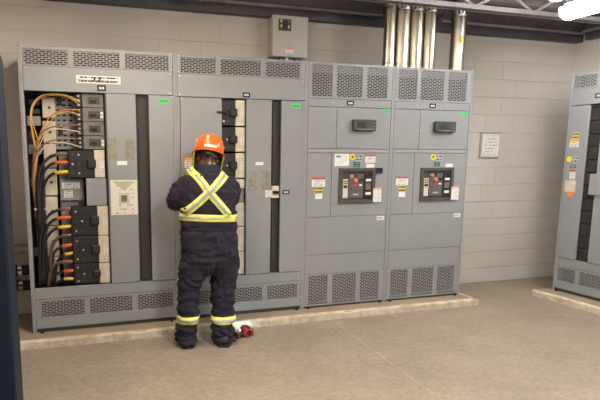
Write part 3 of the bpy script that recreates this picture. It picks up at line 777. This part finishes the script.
# bare body (head, neck, hands, limbs) as one continuous surface
HC = Vector((1.408, -.345, 1.438))
HR = Euler((math.radians(-20), math.radians(7), math.radians(-14))).to_matrix()
def hp_(x, y, z): return HC + HR @ Vector((x, y, z))
mb = body_bm(.042, True)
def ell_rot(m, c, rx, ry, rz):
    n0 = len(m.bm.verts); m.ell((0, 0, 0), rx, ry, rz, 18, 12); m.bm.verts.ensure_lookup_table()
    for v in m.bm.verts[n0:]: v.co = HC + HR @ (v.co + Vector(c))
ell_rot(mb, (0, .0, .02), .076, .096, .105)      # skull
ell_rot(mb, (0, .03, -.045), .060, .066, .075)   # jaw
ell_rot(mb, (0, .07, -.095), .026, .026, .024)   # chin
ell_rot(mb, (0, .100, -.012), .012, .020, .022)  # nose tip
ell_rot(mb, (0, .092, .012), .009, .016, .030)   # nose bridge
ell_rot(mb, (0, .088, -.058), .026, .012, .010)  # lips
ell_rot(mb, (0, .083, .04), .050, .014, .012)    # brow
for s in (-1, 1): ell_rot(mb, (s*.078, -.005, -.005), .010, .020, .032)
mb.tube([(1.398, -.395, 1.33), (1.402, -.385, 1.39), hp_(0, -.02, -.05)], [.062, .058, .056], 16, 3)
def hand(m, wrist, d, side):
    """palm and five curled fingers reaching along d, the thumb on the inner side"""
    w = Vector(wrist); d = Vector(d).normalized(); s = Vector((side, 0, 0)); s = (s - d*s.dot(d)).normalized(); u = s.cross(d) if side > 0 else d.cross(s)
    u = Vector((0, 0, 1)) if u.length < .1 else u
    m.tube([w-d*.03, w+d*.02, w+d*.05, w+d*.088], [.027, .031, .036, .034], 12, 2)
    base = w+d*.085
    for i, L in enumerate((.060, .068, .064, .050)):
        off = u*(.030-.020*i)
        p0 = base+off-d*.01; p1 = p0+d*L*.5+s*.004; p2 = p1+d*L*.25+s*.022; p3 = p2+s*.022-d*.006
        m.tube([p0, p1, p2, p3], [.0098, .0092, .0085, .0075], 8, 2)
    t0 = w+d*.03+u*.022; m.tube([t0, t0+u*.022+d*.022+s*.012, t0+u*.026+d*.046+s*.026, t0+u*.02+d*.062+s*.036], [.0125, .0115, .010, .008], 8, 2)
hand(mb, (1.265, -.158, 1.108), (.45, .75, .06), 1)
hand(mb, (1.530, -.150, 1.122), (-.35, .8, .06), -1)
body = remesh(mb, 'person', .0062, 3)
shift(body, -PO); body.materials.append(SKIN)
person = put('person', body, None, PO)
tag(person, 'worker in navy coveralls and orange hard hat standing facing the open switchgear', 'person')
covo = put('coverall', shift(cov, -PO), person); cov.materials.append(CLOTH)
# collar
MB().rings([[Vector(p)-PO for p in ering(c, rx, ry)] for c, rx, ry in (((1.395, -.40, 1.330), .110, .100), ((1.398, -.395, 1.365), .086, .088), ((1.400, -.388, 1.390), .078, .082), ((1.400, -.388, 1.388), .070, .074), ((1.398, -.395, 1.35), .070, .074))], cap=False).build('collar', CLOTH, covo, smooth=True)
# eyes
for s in (-1, 1):
    e = MB().ell(hp_(s*.032, .079, .012)-PO, .012, .012, .010).build('eye', mat('eye_white', (.7, .68, .64), .3), person, smooth=True)
    MB().ell(hp_(s*.032, .0905, .012)-PO, .005, .003, .005, 10, 6).build('iris', mat('iris', (.05, .03, .02), .3), e, smooth=True)
# hair: shell over the back and sides of the head, down to the collar
hm = MB(); rows = []
for i in range(10):
    t = i/9; z = .05-.155*t; k = .082-.016*t
    rows.append([hp_(k*1.02*math.sin(a), -.004-k*1.17*math.cos(a)*(1-.10*t)+.006*math.sin(9*a), z) - PO for a in [(-1.75+3.5*j/26) for j in range(27)]])
inner = [[p*1.0 for p in r] for r in rows]
vo = [[hm.bm.verts.new(p) for p in r] for r in rows]
for a, b2 in zip(vo, vo[1:]):
    for j in range(26): hm.bm.faces.new((a[j], a[j+1], b2[j+1], b2[j]))
ho = hm.build('hair', HAIR, person, smooth=True)
sm = ho.modifiers.new('thick', 'SOLIDIFY'); sm.thickness = .012; sm.offset = -1

# hard hat
HAT_C = HC + HR @ Vector((0, -.012, .035))
HAT_R = Euler((math.radians(-16), math.radians(9), math.radians(-14))).to_matrix()
def hat_pt(x, y, z): return HAT_C + HAT_R @ Vector((x, y, z)) - PO
hat = MB(); rings = []
prof = [(1.0, 0.0), (1.0, .028), (.985, .055), (.94, .084), (.85, .111), (.70, .132), (.5, .145), (.25, .151), (.04, .153)]
for k, hgt in prof:
    r = []
    for j in range(36):
        a = 2*math.pi*j/36
        ridge = .006*math.exp(-(math.cos(a)/.13)**2)*(k > .2)*(hgt > .05)
        r.append(hat_pt(.118*k*math.cos(a), .140*k*math.sin(a), hgt+ridge))
    rings.append(r)
hat.rings(rings, cap=False)
hat.bm.verts.ensure_lookup_table()
hat.bm.faces.new([hat.bm.verts[len(hat.bm.verts)-36+j] for j in range(36)])
hato = hat.build('hard_hat', ORANGE, person, smooth=True)
so = hato.modifiers.new('thick', 'SOLIDIFY'); so.thickness = .004
# brim: gutter all round, peak in front
bmm = MB(); ins, outs, low = [], [], []
for j in range(48):
    a = 2*math.pi*j/48; ca, sa = math.cos(a), math.sin(a)
    pk = .016+.052*max(0, sa)**1.5
    ins.append(hat_pt(.116*ca, .138*sa, .004)); outs.append(hat_pt((.118+pk)*ca, (.140+pk)*sa, -.010-.018*max(0, sa))); low.append(hat_pt((.116+pk)*ca, (.138+pk)*sa, -.015-.018*max(0, sa)))
ins2 = [p-HAT_R @ Vector((0, 0, .007)) for p in ins]
bmm.rings([ins, outs, low, ins2, ins], cap=False)
bmm.build('brim', ORANGE, hato, smooth=False)
def hat_patch(a0, a1, h0, h1, m, name, off=.003, n=10):
    mm = MB(); rr = []
    def rad(h):
        for (k0, z0), (k1, z1) in zip(prof, prof[1:]):
            if z0 <= h <= z1: return k0+(k1-k0)*(h-z0)/(z1-z0+1e-9)
        return .5
    for i in range(4):
        h = h0+(h1-h0)*i/3; k = rad(h)
        rr.append([mm.bm.verts.new(hat_pt((.118*k+off)*math.cos(a0+(a1-a0)*j/n), (.140*k+off)*math.sin(a0+(a1-a0)*j/n), h)) for j in range(n+1)])
    for a, b2 in zip(rr, rr[1:]):
        for j in range(n): mm.bm.faces.new((a[j], a[j+1], b2[j+1], b2[j]))
    o = mm.build(name, m, hato, smooth=True); s_ = o.modifiers.new('thick', 'SOLIDIFY'); s_.thickness = .0015
hat_patch(-2.0, -1.15, .012, .034, mat('white_reflective', (.85, .80, .74), .35), 'reflective_strip')
hat_patch(-1.95, -1.75, .085, .115, mat('pale_sticker', (.85, .6, .45), .4), 'hat_sticker')
# suspension band with ratchet knob at the nape
sus = MB(); rr = []
for z in (-.018, -.050):
    rr.append([sus.bm.verts.new(hat_pt(.088*math.cos(a), -.008+.112*math.sin(a), z)) for a in [-2.75+2.36*j/16 for j in range(17)]])
for j in range(16): sus.bm.faces.new((rr[0][j], rr[0][j+1], rr[1][j+1], rr[1][j]))
suo = sus.build('suspension_band', BLACKP, hato); s_ = suo.modifiers.new('thick', 'SOLIDIFY'); s_.thickness = .004
MB().ell(hat_pt(0, -.126, -.036), .034, .016, .021).build('ratchet_knob', BLACKP, hato, smooth=True)
# arc-flash face shield hanging in front of the face, open at the back
SHM = bpy.data.materials.new('green_shield'); SHM.use_nodes = True
_n = SHM.node_tree; _b = _n.nodes['Principled BSDF']; _b.inputs['Base Color'].default_value = (.42, .46, .03, 1); _b.inputs['Roughness'].default_value = .15; _b.inputs['Alpha'].default_value = .72
sh = MB(); rr = []
for i in range(7):
    z = -.012-.165*i/6
    rr.append([sh.bm.verts.new(hat_pt((.128-.008*i/6)*math.cos(a), .0+(.150-.008*i/6)*math.sin(a), z)) for a in [-.42+(math.pi+.84)*j/28 for j in range(29)]])
for a, b2 in zip(rr, rr[1:]):
    for j in range(28): sh.bm.faces.new((a[j], a[j+1], b2[j+1], b2[j]))
sho = sh.build('face_shield', SHM, hato, smooth=True); s_ = sho.modifiers.new('thick', 'SOLIDIFY'); s_.thickness = .002

# reflective tape wrapped on the coverall
def band(name, axis, z0, z1, tiltx=0.0, n=56, off=.004, m=HIVIS, par=None):
    mm = MB(); rr = []
    for i in range(4):
        z = z0+(z1-z0)*i/3; row = []
        for j in range(n):
            a = 2*math.pi*j/n; d = Vector((math.cos(a), math.sin(a), 0)); c = Vector((axis[0], axis[1], z))
            c.z += tiltx*math.cos(a)*.2
            hit = bvh.ray_cast(c, d, .4)
            r = (hit[0]-c).length if hit[0] else .1
            row.append((c, d, r))
        rr.append(row)
    # smooth the radius round the loop so tape bridges small folds
    pts = []
    for row in rr:
        rs = [x[2] for x in row]
        sm_ = [max(rs[j], sum(rs[(j+k) % n] for k in range(-2, 3))/5) for j in range(n)]
        pts.append([mm.bm.verts.new(c+d*(q+off)-PO) for (c, d, _), q in zip(row, sm_)])
    for a, b2 in zip(pts, pts[1:]):
        for j in range(n): mm.bm.faces.new((a[j], a[(j+1) % n], b2[(j+1) % n], b2[j]))
    o = mm.build(name, m, par, smooth=True)
    s_ = o.modifiers.new('thick', 'SOLIDIFY'); s_.thickness = .002
    return o
def bandpair(name, axis, z0, z1, tilt=0.0):
    o = band(name, axis, z0, z1, tilt, par=covo)
    k = (z1-z0)*.34; band('silver_stripe', axis, z0+k, z1-k, tilt, off=.0065, m=SILVER, par=o)
bandpair('belt_tape', (1.375, -.45), .947, 1.004, -.045)
bandpair('ankle_tape', (1.183, -.487), .128, .188)
bandpair('ankle_tape', (1.475, -.522), .112, .172)
def strap(name, path, wd, off, m, par):
    """ribbon laid on the back: photo pixels -> rays from behind the worker onto the cloth"""
    P = [at(x, y, -.60) for x, y in path]; mm = MB(); rows = []; N = 26
    for i in range(N+1):
        u = i/N*(len(P)-1); k = min(int(u), len(P)-2); c = P[k].lerp(P[k+1], u-k)
        t = (P[k+1]-P[k]); t.y = 0; t.normalize(); s = Vector((t.z, 0, -t.x))
        row = []
        for e in (-1, -.33, .33, 1):
            q = c+s*(e*wd/2); h = bvh.ray_cast(Vector((q.x, -1.0, q.z)), Vector((0, 1, 0)), 1.2)
            y = h[0].y if h[0] else None
            row.append([q.x, y, q.z])
        rows.append(row)
    for row in rows:
        ys = [r[1] for r in row if r[1] is not None and r[1] < -.33]
        for r in row:
            if r[1] is None or r[1] > -.33: r[1] = max(ys) if ys else -.40
    for e in range(4):
        col = [r[e][1] for r in rows]
        for i in range(len(rows)):
            seg = col[max(0, i-1):i+2]; rows[i][e][1] = min(col[i], sum(seg)/len(seg))-off
    vv = [[mm.bm.verts.new(Vector(p)-PO) for p in r] for r in rows]
    for a, b2 in zip(vv, vv[1:]):
        for j in range(3): mm.bm.faces.new((a[j], a[j+1], b2[j+1], b2[j]))
    o = mm.build(name, m, par, smooth=True); s_ = o.modifiers.new('thick', 'SOLIDIFY'); s_.thickness = .002; s_.offset = 0
    return o
for path, of in (([(195.5, 168), (207.5, 191), (229.5, 216)], .006), ([(229, 174), (209.5, 192), (186.5, 214)], .009)):
    s = strap('back_strap', path, .064, of, HIVIS, covo); strap('silver_stripe', path, .022, of+.003, SILVER, s)
# hip pocket flaps
def patch(name, x0, y0, x1, y1, off, m, par):
    mm = MB(); a, b2 = at(x0, y0, -.6), at(x1, y1, -.6); rr = []
    for i in range(5):
        row = []
        for j in range(9):
            X_, Z_ = a.x+(b2.x-a.x)*j/8, a.z+(b2.z-a.z)*i/4
            h = bvh.ray_cast(Vector((X_, -1.0, Z_)), Vector((0, 1, 0)), 1.2)
            row.append(mm.bm.verts.new(Vector((X_, (h[0].y if h[0] else -.5)-off, Z_))-PO))
        rr.append(row)
    for p, q in zip(rr, rr[1:]):
        for j in range(8): mm.bm.faces.new((p[j], p[j+1], q[j+1], q[j]))
    o = mm.build(name, m, par, smooth=True); s_ = o.modifiers.new('thick', 'SOLIDIFY'); s_.thickness = .004
patch('hip_pocket', 185, 233, 201, 254, .002, CLOTH, covo); patch('hip_pocket', 215, 233, 233, 254, .002, CLOTH, covo)
patch('waist_seam', 185, 224, 231, 226.5, .004, CLOTH, covo)
# boots
def boot(c, ang):
    Rz = Matrix.Rotation(ang, 4, 'Z'); M = Matrix.Translation(Vector(c)-PO) @ Rz
    m = MB(); rr = []
    outline = [(-.095, .036, .075), (-.07, .043, .095), (-.03, .044, .125), (.02, .043, .125), (.06, .045, .095), (.11, .050, .078), (.155, .050, .070), (.19, .042, .058), (.205, .024, .04)]
    for y, hw, ht in outline:
        rr.append([M @ Vector((hw*math.copysign(abs(math.cos(t))**.7, math.cos(t)), y, .022+(ht-.022)/2+(ht-.022)/2*math.copysign(abs(math.sin(t))**.75, math.sin(t)))) for t in [2*math.pi*k/14 for k in range(14)]])
    m.rings(rr); b = m.build('boot', BOOT, person, smooth=True)
    s = MB(); lo, hi = [], []
    for y, hw, _ in outline: lo.append((hw+.005, y)); 
    pts = lo + [(-x, y) for x, y in lo[::-1]]
    bot = [M @ Vector((x, y, 0)) for x, y in pts]; top = [M @ Vector((x, y, .028)) for x, y in pts]
    s.rings([bot, top]); s.build('boot_sole', SOLE, b)
    MB().tube([M @ Vector((.046*math.cos(t), .0+.062*math.sin(t), .118)) for t in [2*math.pi*k/16 for k in range(17)]], .008, 6, 0).build('boot_collar', BOOT, b)
boot((1.174, -.485, FLOOR), math.radians(2)); boot((1.480, -.56, FLOOR), math.radians(-24))

# ------------------------------------------------------------------ cordless driver lying on the floor
TO = Vector((1.70, -.44, FLOOR))
REDT = mat('tool_red', (.60, .045, .03), .4, var=.08, scale=20)
tl = thing('cordless_driver', 'red and black cordless driver lying on the floor by the boots', 'power tool', TO)
MB().lathe((0.02, -.045, .046), [(.028, 0), (.040, -.012), (.045, -.035), (.045, -.095), (.038, -.12)], 20, 'Y').build('motor_housing', REDT, tl, smooth=False)
MB().lathe((0.02, -.046, .046), [(.020, 0), (.030, -.002), (.030, -.006)], 16, 'Y').build('end_cap', BLACKP, tl)
MB().lathe((0.02, .075, .046), [(.034, 0), (.030, -.03), (.018, -.05)], 16, 'Y').build('nose', BLACKP, tl)
MB().lathe((0.02, .12, .046), [(.010, 0), (.010, -.028)], 10, 'Y').build('bit_collet', STEEL, tl)
MB().tube([(0, -.005, .034), (-.035, -.012, .028), (-.07, -.02, .026)], [.027, .023, .024], 10, 3).build('grip', BLACKP, tl, smooth=True)
bt = MB().box(-.10, -.062, -.045, .02, .003, .050).build('battery', BLACKP, tl, bevel=.008)
MB().box(-.074, -.064, -.048, .023, .006, .053).build('battery_latch', REDT, bt, bevel=.003)
MB().box(.005, .036, -.05, .03, .088, .094).build('vent_band', BLACKP, tl, bevel=.002)
MB().box(.048, .066, -.03, .03, .012, .07).build('side_cover', BLACKP, tl, bevel=.004)
led = MB().box(-.004, .044, .122, .126, .018, .026).build('work_light', mat('led', (.9, .95, 1), .3, emit=((.75, .87, 1), 8)), tl)
ld = bpy.data.lights.new('work_light_beam', 'SPOT'); ld.energy = 0.55; ld.color = (.55, .78, 1.0); ld.spot_size = math.radians(165); ld.spot_blend = 1.0; ld.shadow_soft_size = .01
lo = bpy.data.objects.new('work_light_beam', ld); COL.objects.link(lo); lo.parent = tl; lo.location = (.03, .13, .075); lo.rotation_euler = (math.radians(82), 0, math.radians(-12))
